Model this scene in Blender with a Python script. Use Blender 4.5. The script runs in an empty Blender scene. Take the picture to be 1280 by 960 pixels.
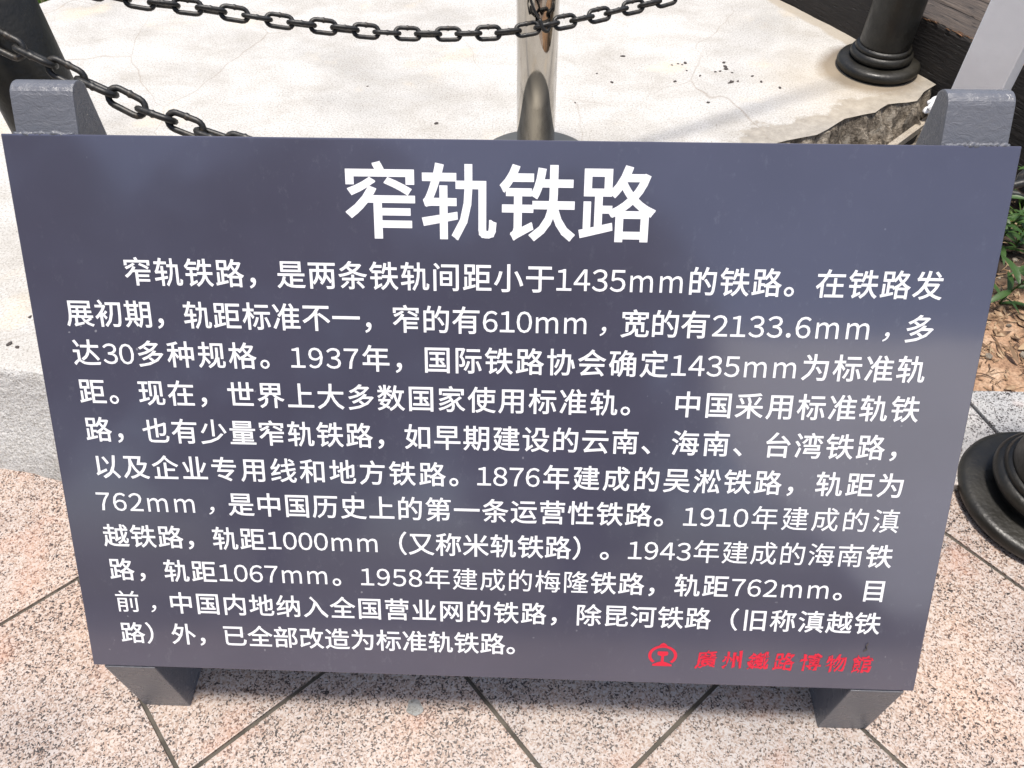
import bpy, bmesh, math, random
import numpy as np
from mathutils import Vector, Matrix, noise
from mathutils.geometry import delaunay_2d_cdt
random.seed(7)
sc = bpy.context.scene
COL = sc.collection

# ------------------------------------------------------------------ camera
cam = bpy.data.cameras.new('camera')
cam.lens = 26.94; cam.sensor_width = 36; cam.clip_start = .02; cam.clip_end = 3000
co = bpy.data.objects.new('camera', cam); COL.objects.link(co)
R = ((0.99937405, 0.02147412, -0.02811346), (0.03468015, -0.75160301, 0.65870342), (-0.00698508, -0.65926609, -0.75187727))
m = Matrix.Identity(4)
for i in range(3):
    m[i][0] = R[i][0]; m[i][1] = -R[i][1]; m[i][2] = -R[i][2]
m[2][3] = 1.30
co.matrix_world = m
sc.camera = co

# ------------------------------------------------------------------ world, sun, exposure
SUN_EL, SUN_AZ = math.radians(85), math.radians(200)      # azimuth clockwise from +Y
w = bpy.data.worlds.new("World"); sc.world = w; w.use_nodes = True
nt = w.node_tree; bg = nt.nodes['Background']
sky = nt.nodes.new('ShaderNodeTexSky'); sky.sky_type = 'NISHITA'; sky.sun_disc = False
sky.sun_elevation = SUN_EL; sky.sun_rotation = SUN_AZ
sky.air_density = 1.0; sky.dust_density = 3.0; sky.ozone_density = 1.0
nt.links.new(sky.outputs[0], bg.inputs[0]); bg.inputs[1].default_value = .13
sun = bpy.data.lights.new('sun', 'SUN'); sun.energy = 3.6; sun.angle = math.radians(9); sun.color = (1, .95, .88)
so = bpy.data.objects.new('sun', sun); COL.objects.link(so)
sd = Vector((math.sin(SUN_AZ)*math.cos(SUN_EL), math.cos(SUN_AZ)*math.cos(SUN_EL), math.sin(SUN_EL)))
so.rotation_euler = sd.to_track_quat('Z', 'Y').to_euler()
sc.view_settings.view_transform = 'Standard'; sc.view_settings.look = 'None'
sc.view_settings.exposure = 0.36; sc.view_settings.gamma = 1
sc.cycles.use_denoising = True

# ------------------------------------------------------------------ helpers
def tag(o, label=None, cat=None, group=None, kind=None):
    if label: o['label'] = label
    if cat: o['category'] = cat
    if group: o['group'] = group
    if kind: o['kind'] = kind
    return o
def empty(name, loc=(0, 0, 0), rz=0):
    o = bpy.data.objects.new(name, None); COL.objects.link(o)
    o.location = loc; o.rotation_euler = (0, 0, rz); o.empty_display_size = .05
    return o
def mesh_obj(name, me, mat=None, parent=None):
    o = bpy.data.objects.new(name, me); COL.objects.link(o)
    if mat and not me.materials: me.materials.append(mat)
    if parent: o.parent = parent
    return o
def from_bm(name, bm, mat=None, parent=None, smooth=False):
    me = bpy.data.meshes.new(name); bm.to_mesh(me); bm.free()
    if smooth:
        for p in me.polygons: p.use_smooth = True
    return mesh_obj(name, me, mat, parent)
def from_data(name, v, f, mat=None, parent=None, smooth=False):
    me = bpy.data.meshes.new(name); me.from_pydata(v, [], f); me.update()
    if smooth:
        for p in me.polygons: p.use_smooth = True
    return mesh_obj(name, me, mat, parent)
def bevel(bm, w, seg=2):
    bmesh.ops.bevel(bm, geom=bm.edges[:], offset=w, segments=seg, profile=.7, affect='EDGES')
def prism(poly, a, b, axis):
    """extrude a 2-D polygon between a and b along axis ('x': poly is (y,z); 'z': poly is (x,y))"""
    bm = bmesh.new()
    def P(p, t): return (t, p[0], p[1]) if axis == 'x' else (p[0], p[1], t)
    A = [bm.verts.new(P(p, a)) for p in poly]; B = [bm.verts.new(P(p, b)) for p in poly]
    bm.faces.new(A[::-1]); bm.faces.new(B)
    n = len(poly)
    for i in range(n): bm.faces.new((A[i], A[(i+1) % n], B[(i+1) % n], B[i]))
    bmesh.ops.recalc_face_normals(bm, faces=bm.faces[:])
    return bm
def box_bm(cx, cy, cz, sx, sy, sz, bev=0, seg=2):
    bm = bmesh.new(); bmesh.ops.create_cube(bm, size=1)
    for v in bm.verts: v.co = Vector((v.co.x*sx+cx, v.co.y*sy+cy, v.co.z*sz+cz))
    if bev: bevel(bm, bev, seg)
    return bm
def lathe(profile, n=48):
    v = []; f = []
    for r, z in profile:
        for k in range(n):
            a = 2*math.pi*k/n; v.append((r*math.cos(a), r*math.sin(a), z))
    for i in range(len(profile)-1):
        for k in range(n):
            k2 = (k+1) % n; f.append((i*n+k, i*n+k2, (i+1)*n+k2, (i+1)*n+k))
    f.append(tuple(range(n))[::-1]); f.append(tuple((len(profile)-1)*n+k for k in range(n)))
    return v, f
def tube(pts, r, n=8, closed=False, rf=None):
    v = []; f = []; N = len(pts); pts = [Vector(p) for p in pts]
    up = Vector((.13, .21, 1)).normalized()
    for i, p in enumerate(pts):
        a = pts[(i-1) % N] if (closed or i > 0) else p; b = pts[(i+1) % N] if (closed or i < N-1) else p
        t = (b-a).normalized(); s = t.cross(up)
        if s.length < 1e-4: s = t.cross(Vector((1, 0, 0)))
        s.normalize(); u = s.cross(t)
        rr = r*(rf(i/(N-1)) if rf else 1)
        for k in range(n):
            an = 2*math.pi*k/n; v.append(tuple(p+(s*math.cos(an)+u*math.sin(an))*rr))
    for i in range(N if closed else N-1):
        j = (i+1) % N
        for k in range(n):
            k2 = (k+1) % n; f.append((i*n+k, i*n+k2, j*n+k2, j*n+k))
    if not closed: f += [tuple(range(n))[::-1], tuple((N-1)*n+k for k in range(n))]
    return v, f
def catmull(pts, n=12):
    P = [Vector(p) for p in pts]; P = [2*P[0]-P[1]]+P+[2*P[-1]-P[-2]]; out = []
    for i in range(1, len(P)-2):
        for k in range(n):
            t = k/n
            out.append(.5*((2*P[i])+(-P[i-1]+P[i+1])*t+(2*P[i-1]-5*P[i]+4*P[i+1]-P[i+2])*t*t+(-P[i-1]+3*P[i]-3*P[i+1]+P[i+2])*t**3))
    out.append(P[-2]); return out

# ------------------------------------------------------------------ materials
class Mat:
    def __init__(s, name, rough=.6, color=(.5, .5, .5), metal=0, coord='Object'):
        s.m = bpy.data.materials.new(name); s.m.use_nodes = True
        s.t = s.m.node_tree; s.b = s.t.nodes['Principled BSDF']
        s.b.inputs['Roughness'].default_value = rough; s.b.inputs['Metallic'].default_value = metal
        s.b.inputs['Base Color'].default_value = (*color, 1)
        if coord == 'World': s.c = s.t.nodes.new('ShaderNodeNewGeometry').outputs['Position']
        else: s.c = s.t.nodes.new('ShaderNodeTexCoord').outputs['Object']
    def n(s, typ, **kw):
        x = s.t.nodes.new('ShaderNode'+typ)
        for k, v in kw.items():
            if k.startswith('i_'):
                k = k[2:]; k = int(k) if k.isdigit() else k.replace('_', ' ')
                if hasattr(v, 'is_linked') or isinstance(v, bpy.types.NodeSocket): s.t.links.new(v, x.inputs[k])
                else: x.inputs[k].default_value = v
            else: setattr(x, k, v)
        return x
    def noise(s, scale, detail=4, rough=.55, co=None, dist=0):
        return s.n('TexNoise', i_Vector=co or s.c, i_Scale=scale, i_Detail=detail, i_Roughness=rough, i_Distortion=dist).outputs['Fac']
    def vor(s, scale, feat='F1', out='Distance', co=None, rnd=1.0):
        return s.n('TexVoronoi', feature=feat, i_Vector=co or s.c, i_Scale=scale, i_Randomness=rnd).outputs[out]
    def ramp(s, fac, stops, interp='LINEAR'):
        r = s.n('ValToRGB', i_Fac=fac); cr = r.color_ramp; cr.interpolation = interp
        while len(cr.elements) < len(stops): cr.elements.new(.5)
        for e, (p, c) in zip(cr.elements, stops):
            e.position = p; e.color = (*c, 1) if isinstance(c, tuple) else (c, c, c, 1)
        return r.outputs['Color']
    def mix(s, fac, a, b, mode='MIX'):
        x = s.n('MixRGB', blend_type=mode)
        for i, v in zip(('Fac', 'Color1', 'Color2'), (fac, a, b)):
            if isinstance(v, bpy.types.NodeSocket): s.t.links.new(v, x.inputs[i])
            else: x.inputs[i].default_value = v if i == 'Fac' else (*v, 1)
        return x.outputs[0]
    def math(s, op, a, b=0.0, clamp=False):
        x = s.n('Math', operation=op, use_clamp=clamp)
        for i, v in enumerate((a, b)):
            if isinstance(v, bpy.types.NodeSocket): s.t.links.new(v, x.inputs[i])
            else: x.inputs[i].default_value = v
        return x.outputs[0]
    def mapping(s, scale=(1, 1, 1), rot=(0, 0, 0), loc=(0, 0, 0), co=None):
        return s.n('Mapping', i_Vector=co or s.c, i_Scale=scale, i_Rotation=rot, i_Location=loc).outputs[0]
    def col(s, c): s.t.links.new(c, s.b.inputs['Base Color']); return s
    def rgh(s, c): s.t.links.new(c, s.b.inputs['Roughness']); return s
    def bump(s, h, strength=.5, dist=.002):
        b = s.n('Bump', i_Height=h, i_Strength=strength, i_Distance=dist)
        s.t.links.new(b.outputs[0], s.b.inputs['Normal']); return s

def warp(M, amt, scale):
    nz = M.n('TexNoise', i_Vector=M.c, i_Scale=scale, i_Detail=3.0).outputs['Color']
    sub = M.n('VectorMath', operation='SUBTRACT', i_0=nz, i_1=(.5, .5, .5)).outputs[0]
    sc_ = M.n('VectorMath', operation='SCALE', i_0=sub, i_Scale=amt).outputs[0]
    return M.n('VectorMath', operation='ADD', i_0=M.c, i_1=sc_).outputs[0]

def granite_mat(name, tint, dark=.045, coarse=400):
    M = Mat(name, .5, coord='World')
    wc = warp(M, .006, 180)
    cellc = M.vor(coarse, out='Color', co=wc)
    cell = M.n('SeparateColor', i_Color=cellc).outputs[0]
    clump = M.noise(60, 4, .7)
    zone = M.math('MULTIPLY', M.math('SUBTRACT', M.noise(5.5, 3, .6, co=M.mapping(loc=(2, 7, 1))), .47), .42)
    v = M.math('SUBTRACT', M.math('ADD', M.math('MULTIPLY', cell, .62), M.math('MULTIPLY', clump, .62)), zone)
    c = M.ramp(v, [(0, (dark, dark*.9, dark*.85)), (.27, (.022, .018, .017)), (.365, (.085, .066, .058)), (.415, tint[0]), (.47, tint[1]), (.64, tint[2]), (.84, tint[3])], 'LINEAR')
    sp = M.ramp(M.vor(420, co=warp(M, .006, 300)), [(.1, 0.0), (.24, 1.0)])
    c = M.mix(M.math('MULTIPLY', M.math('SUBTRACT', 1.0, sp), .7), c, (.10, .082, .08))
    patch = M.ramp(M.noise(3.1, 4, .6), [(.32, (.80, .80, .82)), (.5, (.96, .94, .93)), (.68, (1.08, .98, .90))])
    c = M.mix(1, c, patch, 'MULTIPLY')
    rust = M.ramp(M.noise(9, 3, .6), [(.56, 0.0), (.74, .32)])
    c = M.mix(rust, c, (.50, .25, .16))
    oi = M.n('ObjectInfo').outputs['Random']
    c = M.mix(1, c, M.ramp(oi, [(0, (.86, .86, .87)), (1, (1.06, 1.0, .96))]), 'MULTIPLY')
    M.col(c); M.rgh(M.ramp(cell, [(0, .35), (1, .6)]))
    M.bump(M.math('ADD', cell, M.noise(600, 2)), .25, .001)
    return M.m
granite = granite_mat('pink_granite', [(.17, .12, .095), (.34, .255, .20), (.43, .36, .31), (.51, .475, .445)])
grey_granite = granite_mat('grey_granite', [(.22, .225, .22), (.36, .37, .36), (.46, .47, .46), (.55, .56, .55)], .05, 380)

def concrete_mat(name, base, spots=True, rough=False):
    M = Mat(name, .8, coord='World')
    big = M.noise(2.2, 5, .6, dist=.4)
    c = M.ramp(big, [(.3, tuple(x*.80 for x in base)), (.48, base), (.7, tuple(min(1, x*1.08) for x in base))])
    st = M.mapping((1.0, 1.5, 1), (0, 0, .5))
    streak = M.noise(4.5, 7, .7, co=st, dist=.3)
    c = M.mix(M.ramp(streak, [(.44, 0.0), (.70, .62)]), c, (base[0]*.64, base[1]*.60, base[2]*.54))
    fine = M.noise(210, 4, .75)
    c = M.mix(1, c, M.ramp(fine, [(.36, (.50, .47, .43)), (.49, (.88, .87, .86)), (.7, (1.03, 1.03, 1.03))]), 'MULTIPLY')
    if spots:
        wc = warp(M, .25, 2.2)
        cr = M.vor(1.5, 'DISTANCE_TO_EDGE', co=wc)
        msk = M.ramp(M.noise(1.7, 2), [(.44, 0.0), (.54, 1.0)])
        ln = M.ramp(cr, [(0.0, 1.0), (.0035, 0.0)])
        c = M.mix(M.math('MULTIPLY', M.math('MULTIPLY', ln, msk), .55), c, (.25, .2, .15))
        yel = M.ramp(M.noise(4.3, 4, .6, co=M.mapping(loc=(3, 5, 1))), [(.6, 0.0), (.75, .35)])
        c = M.mix(yel, c, (.74, .58, .36))
        dots = M.ramp(M.vor(16), [(.035, 1.0), (.055, 0.0)])
        dm = M.ramp(M.noise(5, 2), [(.55, 0.0), (.62, .5)])
        c = M.mix(M.math('MULTIPLY', dots, dm), c, (.16, .14, .12))
    if spots:
        wob = M.math('MULTIPLY', M.math('SUBTRACT', M.noise(9, 5, .65), .5), .16)
        def dline(nx, ny, c0):
            return M.math('SUBTRACT', M.n('VectorMath', operation='DOT_PRODUCT', i_0=M.c, i_1=(nx, ny, 0)).outputs['Value'], c0)
        dr = M.math('ADD', dline(.863, .506, 2.0747-.045), M.math('MULTIPLY', wob, .35))
        c = M.mix(M.ramp(M.math('ADD', M.math('MULTIPLY', dr, 8), .5), [(.45, 0.0), (.56, .75)]), c, (.36, .31, .24))
        dfr = M.math('ADD', dline(.44, -.898, -1.375-.075), wob)
        gate = M.math('ADD', dline(1, 0, .52), M.math('MULTIPLY', wob, .5))
        mk = M.math('MULTIPLY', M.ramp(M.math('ADD', M.math('MULTIPLY', dfr, 6), .5), [(.47, 0.0), (.54, .85)]), M.ramp(M.math('ADD', M.math('MULTIPLY', gate, 6), .5), [(.45, 0.0), (.55, 1.0)]))
        c = M.mix(mk, c, M.ramp(M.noise(30, 5, .7), [(.3, (.20, .18, .15)), (.7, (.40, .36, .30))]))
        # rust and dirt ring at the bollard foot
        dv = M.n('VectorMath', operation='DISTANCE', i_0=M.c, i_1=(.975, 2.235, .2)).outputs['Value']
        rg = M.ramp(M.math('ADD', dv, M.math('MULTIPLY', wob, .3)), [(.125, .9), (.165, 0.0)])
        c = M.mix(rg, c, (.13, .10, .07))
        rg2 = M.ramp(M.math('ADD', M.n('VectorMath', operation='DISTANCE', i_0=M.c, i_1=(.86, 2.14, .2)).outputs['Value'], wob), [(.05, .35), (.28, 0.0)])
        c = M.mix(rg2, c, (.50, .40, .26))
    M.col(c)
    h = M.math('ADD', M.math('MULTIPLY', fine, .5), M.math('MULTIPLY', M.noise(60 if rough else 12, 5, .65), 1.0 if rough else .7))
    M.bump(h, .9 if rough else .5, .010 if rough else .004)
    return M.m
concrete = concrete_mat('pale_concrete', (.585, .575, .55))
concrete_side = concrete_mat('weathered_concrete', (.68, .675, .66), False, True)
mortar_c = Mat('crumbled_concrete', .9, coord='World')
c = mortar_c.ramp(mortar_c.noise(22, 7, .75, dist=.6), [(.34, (.05, .04, .03)), (.45, (.20, .165, .125)), (.55, (.37, .32, .255)), (.72, (.48, .44, .37))])  # shade of the crevices put into the colour as dark noise
c = mortar_c.mix(1, c, mortar_c.ramp(mortar_c.noise(140, 4, .8), [(.36, (.4, .38, .35)), (.52, (1, 1, 1))]), 'MULTIPLY')
mortar_c.col(c); mortar_c.bump(mortar_c.noise(60, 6, .75), 1.0, .012); mortar_c = mortar_c.m

worn0 = concrete_mat('dried_mortar', (.42, .42, .40), False, True)
def paint_mat(name, colr, rough, brush=0, fade=None, spec=.5):
    M = Mat(name, rough); M.b.inputs['Specular IOR Level'].default_value = spec
    c = M.ramp(M.noise(3.5, 4, .6), [(.3, tuple(x*.90 for x in colr)), (.7, tuple(x*1.1 for x in colr))])
    if fade:
        dust = M.ramp(M.noise(75, 6, .8, co=M.mapping((1, .6, 1))), [(.57, 0.0), (.80, .16)])
        c = M.mix(M.math('MULTIPLY', dust, M.ramp(M.noise(4, 3), [(.38, 0.0), (.56, 1.0)])), c, fade)
        sp = M.ramp(M.vor(34, co=warp(M, .01, 60)), [(.035, .55), (.06, 0.0)])
        c = M.mix(M.math('MULTIPLY', sp, M.ramp(M.noise(7, 2, co=M.mapping(loc=(2, 2, 2))), [(.52, 0.0), (.6, 1.0)])), c, fade)
    M.col(c)
    if brush:
        h = M.noise(55, 6, .7, co=M.mapping((1, 1, 1.7)), dist=1.5)
        M.bump(h, brush, .006)
        M.rgh(M.ramp(M.noise(14, 3), [(.3, rough*.75), (.7, rough*1.3)]))
    else:
        M.bump(M.noise(9, 2), .03, .004)
        M.rgh(M.ramp(M.noise(5, 4, .6), [(.3, rough*.85), (.7, rough*1.2)]))
    return M.m
panel_mat = paint_mat('charcoal_violet_panel_paint', (.066, .064, .096), .10, 0, (.36, .36, .39), 1.0)
_ior = panel_mat.node_tree.nodes['Principled BSDF'].inputs['IOR']; _ior.default_value = 1.62
frame_mat = paint_mat('thick_grey_blue_brushed_paint', (.13, .135, .155), .26, .38, (.30, .30, .32))
iron = Mat('black_painted_cast_iron', .5, (.018, .019, .018))
iron.col(iron.ramp(iron.noise(9, 5, .65), [(.35, (.010, .009, .007)), (.6, (.019, .017, .012)), (.8, (.045, .040, .030))]))
iron.bump(iron.math('ADD', iron.noise(120, 3), iron.math('MULTIPLY', iron.noise(30, 3), 1.5)), .35, .002)
iron.rgh(iron.ramp(iron.noise(20, 3), [(.35, .36), (.7, .62)])); iron = iron.m
chain_mat = Mat('black_chain_paint', .46, (.02, .02, .02))
chain_mat.col(chain_mat.ramp(chain_mat.noise(60, 4, .7), [(.4, (.011, .011, .011)), (.6, (.028, .026, .023)), (.72, (.10, .075, .05))]))
chain_mat.bump(chain_mat.noise(250, 3), .4, .001); chain_mat = chain_mat.m
steel = Mat('polished_stainless_steel', .10, (.46, .43, .385), 1)
steel.bump(steel.noise(6, 2, co=steel.mapping((1, 1, .15))), .08, .004)
steel.rgh(steel.ramp(steel.noise(55, 4, .7, co=steel.mapping((1, 1, .3))), [(.4, .035), (.7, .12)])); steel = steel.m
white_ink = Mat('white_screen_print', .5, (.86, .86, .88)).m
red_ink = Mat('red_screen_print', .5, (.64, .018, .045)).m
white_paint = paint_mat('white_post_paint', (.86, .86, .86), .4, .1, (.35, .3, .25))
rub = Mat('grey_jointing', .9, (.07, .062, .05), coord='World'); rub.bump(rub.noise(90, 3), .5, .003)
rub.col(rub.ramp(rub.noise(30, 4), [(.3, (.05, .045, .036)), (.7, (.115, .10, .08))])); joint = rub.m

def wood_mat(name, a, b, c3, ang):
    M = Mat(name, .75)
    along = M.mapping((3, 30, 30))
    g = M.noise(4, 6, .65, co=along, dist=.6)
    c = M.ramp(g, [(.35, a), (.55, b), (.75, c3)])
    pit = M.vor(16, co=M.mapping((1, 4.2, 4.2)))
    pm = M.ramp(pit, [(.10, 1.0), (.19, 0.0)])
    c = M.mix(M.math('MULTIPLY', pm, .85), c, tuple(x*.25 for x in a))
    fleck = M.ramp(M.vor(38, co=M.mapping((1, 3.6, 3.6), loc=(4, 1, 2))), [(.05, .5), (.085, 0.0)])
    c = M.mix(M.math('MULTIPLY', fleck, M.ramp(M.noise(6, 2), [(.5, 0.0), (.62, 1.0)])), c, (.33, .31, .28))
    M.col(c)
    M.bump(M.math('SUBTRACT', g, M.math('MULTIPLY', pm, .9)), .9, .006)
    return M.m
timber_dark = wood_mat('creosoted_timber', (.010, .008, .007), (.020, .016, .014), (.040, .032, .026), 0)
timber_top = wood_mat('weathered_brown_timber', (.035, .026, .020), (.075, .056, .043), (.14, .11, .085), 0)

soil = Mat('orange_soil', .95, coord='World')
c = soil.ramp(soil.noise(14, 6, .7), [(.3, (.20, .11, .065)), (.5, (.42, .26, .16)), (.72, (.60, .44, .31))])
c = soil.mix(1, c, soil.ramp(soil.noise(160, 3, .7), [(.35, (.6, .58, .55)), (.6, (1.05, 1.05, 1.05))]), 'MULTIPLY')
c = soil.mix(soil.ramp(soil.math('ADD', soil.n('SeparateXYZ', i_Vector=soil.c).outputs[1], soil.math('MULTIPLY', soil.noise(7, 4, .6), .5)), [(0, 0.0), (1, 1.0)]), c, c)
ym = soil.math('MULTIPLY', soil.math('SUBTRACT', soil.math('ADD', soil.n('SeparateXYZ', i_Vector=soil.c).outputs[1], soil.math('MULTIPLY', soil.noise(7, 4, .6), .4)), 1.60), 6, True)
c = soil.mix(ym, c, (.055, .038, .026))  # shade under the plants painted into the soil colour towards the back
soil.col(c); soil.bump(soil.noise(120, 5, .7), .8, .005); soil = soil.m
earth = Mat('brown_earth', .95, coord='World')
earth.col(earth.ramp(earth.noise(5, 6, .7), [(.3, (.05, .045, .025)), (.7, (.12, .10, .055))])); earth.bump(earth.noise(50, 4), .7, .01); earth = earth.m
def leaf_mat(name, a, b):
    M = Mat(name, .45)
    oi = M.n('ObjectInfo').outputs['Random']
    c = M.mix(M.noise(30, 3), a, b)
    c = M.mix(1, c, M.ramp(oi, [(0, (.75, .8, .7)), (1, (1.15, 1.1, 1.1))]), 'MULTIPLY')
    M.col(c)
    try: M.b.inputs['Subsurface Weight'].default_value = 0
    except Exception: pass
    tr = M.n('BsdfTranslucent'); M.t.links.new(c, tr.inputs['Color'])
    mx = M.n('MixShader', i_Fac=.3); M.t.links.new(M.b.outputs[0], mx.inputs[1]); M.t.links.new(tr.outputs[0], mx.inputs[2])
    out = [n for n in M.t.nodes if n.type == 'OUTPUT_MATERIAL'][0]; M.t.links.new(mx.outputs[0], out.inputs[0])
    M.bump(M.noise(60, 2), .3, .002)
    return M.m
leaf_g = leaf_mat('weed_leaf_green', (.035, .085, .022), (.075, .15, .04))
leaf_d = leaf_mat('broad_leaf_green', (.035, .08, .025), (.09, .15, .045))
grass_m = leaf_mat('grass_green', (.08, .17, .03), (.16, .27, .06))
straw = Mat('dry_plant_litter', .85); straw.col(straw.ramp(straw.n('ObjectInfo').outputs['Random'], [(0, (.10, .06, .035)), (.5, (.28, .18, .10)), (1, (.45, .33, .20))])); straw = straw.m
straw2 = Mat('litter_fragments', .85, coord='World'); straw2.col(straw2.ramp(straw2.noise(40, 2), [(.35, (.07, .04, .025)), (.5, (.26, .16, .09)), (.65, (.48, .36, .23))])); straw2 = straw2.m
crumb_m = Mat('dark_crumbs', .8, (.06, .05, .045)).m
plastic = Mat('white_plastic_film', .35, (.85, .85, .85)); plastic.bump(plastic.noise(40, 3), .4, .004); plastic = plastic.m
wire_m = Mat('grey_cable_sheath', .5, (.22, .21, .15)).m
splinter_m = Mat('raw_orange_wood', .8, (.42, .20, .09)); splinter_m.col(splinter_m.ramp(splinter_m.noise(60, 3), [(.35, (.12, .07, .04)), (.6, (.5, .27, .14))])); splinter_m = splinter_m.m

# ------------------------------------------------------------------ ground
S = 600
g = from_data('ground', [(-S, -S, -.08), (S, -S, -.08), (S, S, -.08), (-S, S, -.08)], [(0, 1, 2, 3)], earth); tag(g, kind='structure')

# paving: joint bed + tiles laid at 42 degrees
pv = empty('paving', (0, 0, 0)); tag(pv, kind='structure')
bed = from_data('joint_bed', [(-4, -5, -.0045), (4, -5, -.0045), (4, .93, -.0045), (.3, .93, -.0045), (.3, 1.6, -.0045), (-4, 1.6, -.0045)], [(0, 1, 2, 3, 4, 5)], joint, pv)
A = math.radians(42.3); U = Vector((math.cos(A), math.sin(A), 0)); V = Vector((-math.sin(A), math.cos(A), 0))
PU, PV_ = .435, .447
tb = box_bm(0, 0, -.01, PU-.0065, PV_-.0065, .02, .0022, 2)
tme = bpy.data.meshes.new('tile'); tb.to_mesh(tme); tb.free(); tme.materials.append(granite)
tb = box_bm(0, 0, -.01, PU*2-.0065, PV_-.0065, .02, .0022, 2)
tme2 = bpy.data.meshes.new('tile'); tb.to_mesh(tme2); tb.free(); tme2.materials.append(granite)
for i in range(-8, 8):
    for j in range(-9, 6):
        u = .246+PU*(i+.5); v = .141+PV_*(j+.5)
        wide = v > .6 and u < (.3 if v > 1.04 else -.2)
        if wide and (i+(1 if v > 1.04 else 0)) % 2: continue
        p = U*(u-(PU/2 if wide else 0))+V*v
        if not (-2.6 < p.x < 2.6 and -2.9 < p.y < 1.35): continue
        if p.x > .45 and p.y > 1.05: continue
        o = mesh_obj('tile', tme2 if wide else tme, None, pv); o.location = (p.x, p.y, random.uniform(-.0007, .0007))
        o.rotation_euler = (random.uniform(-.001, .001), random.uniform(-.001, .001), A)
# mortar splat on a tile
vs = [(0, 0, .0022)]; fs = []
for k in range(14):
    a = 2*math.pi*k/14; r = .017*(.6+.6*noise.noise(Vector((math.cos(a)*1.3, math.sin(a)*1.3, 5)))+.3)
    vs.append((math.cos(a)*r, math.sin(a)*r*.8, .0005))
for k in range(14): fs.append((0, 1+k, 1+(k+1) % 14))
o = from_data('mortar_splash', vs, fs, worn0, pv); o.location = (-.185, .425, .0012)

# kerb stones (grey granite) between paving and soil bed
kb = empty('kerb', (0, 0, 0)); tag(kb, kind='structure')
for x0, x1 in ((.30, .62), (.625, .972), (.977, 1.42), (1.425, 1.9), (1.905, 2.4)):
    bm = box_bm((x0+x1)/2, 1.005, .002, x1-x0-.004, .25, .04, .004, 2)
    for v in bm.verts: v.co.x += (v.co.y-1.005)*-.35
    from_bm('kerb_stone', bm, grey_granite, kb)

# soil bed
def soil_z(x, y):
    return .006+.010*noise.noise(Vector((x*6, y*6, 0)))+.006*noise.noise(Vector((x*25, y*25, 3)))+.05*max(0, min(1, (y-1.6)/1.5))
vs = []; fs = []; NX, NY = 150, 150
for j in range(NY+1):
    for i in range(NX+1):
        x = .25+2.6*i/NX; y = 1.125+2.0*j/NY
        vs.append((x, y, soil_z(x, y)+.004*noise.noise(Vector((x*70, y*70, 1)))))
for j in range(NY):
    for i in range(NX): a = j*(NX+1)+i; fs.append((a, a+1, a+NX+2, a+NX+1))
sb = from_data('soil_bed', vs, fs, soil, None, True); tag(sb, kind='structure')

# concrete platform
PZ = .20
poly = [(-3.2, 1.36), (-2.0, 1.14), (-1.042, .972), (-.70, .915), (-.42, .95), (-.1, 1.22), (.16, 1.53), (.30, 1.70), (.42, 1.775), (.621, 1.819), (.692, 1.848), (.739, 1.865), (.776, 1.894), (.834, 1.948), (.924, 1.984), (.972, 2.028), (1.06, 2.047), (1.096, 2.10), (1.145, 2.146), (1.106, 2.219), (.996, 2.424), (.811, 2.717), (.45, 3.35), (-.1, 4.2), (-.7, 4.3),
        (-1.35, 3.4), (-1.692, 2.674), (-1.732, 2.62), (-1.95, 2.3), (-2.5, 2.2), (-3.2, 2.3)]
pf = empty('concrete_platform', (0, 0, 0)); tag(pf, kind='structure')
# top as a fine grid-triangulated n-gon with rounded edge lip
dense = []
for i, p in enumerate(poly):
    q = poly[(i+1) % len(poly)]; n = max(1, int((Vector(q)-Vector(p)).length/.03))
    for k in range(n):
        t = k/n; dense.append(Vector((p[0]+(q[0]-p[0])*t, p[1]+(q[1]-p[1])*t)))
ND = len(dense)
def outn(i):
    d = dense[(i+1) % ND]-dense[i-1]; return Vector((d.y, -d.x)).normalized()
vs = []; fs = []
ring_def = [(-.006, PZ), (.000, PZ-.003), (.003, PZ-.009), (.02, .15), (.045, .10), (.075, .05), (.105, .012), (.115, -.06)]
for ri, (off, z) in enumerate(ring_def):
    for i, p in enumerate(dense):
        n = outn(i)
        rough = .012*noise.noise(Vector((p.x*9, p.y*9, z*20)))+.006*noise.noise(Vector((p.x*40, p.y*40, z*60)))
        jag = .004*noise.noise(Vector((p.x*22, p.y*22, 2)))
        front = p.x < .46 and p.y < 1.9
        k = 1 if front else .55
        d = off*k+(rough if ri > 2 else jag)
        if p.x > .40 and p.y > 1.7 and p.y < 2.15 and ri > 0: d = -.035+.01*jag
        zz = z+(.008*noise.noise(Vector((p.x*14, p.y*14, z*9))) if 2 < ri < 7 else 0)
        vs.append((p.x+n.x*d, p.y+n.y*d, zz))
for r in range(len(ring_def)-1):
    for i in range(ND): j = (i+1) % ND; fs.append((r*ND+i, (r+1)*ND+i, (r+1)*ND+j, r*ND+j))
sideo = from_data('slab_side', vs, fs, concrete_side, pf, True)
topo = from_data('slab_top', [vs[i] for i in range(ND)], [tuple(range(ND))], concrete, pf)
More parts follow.
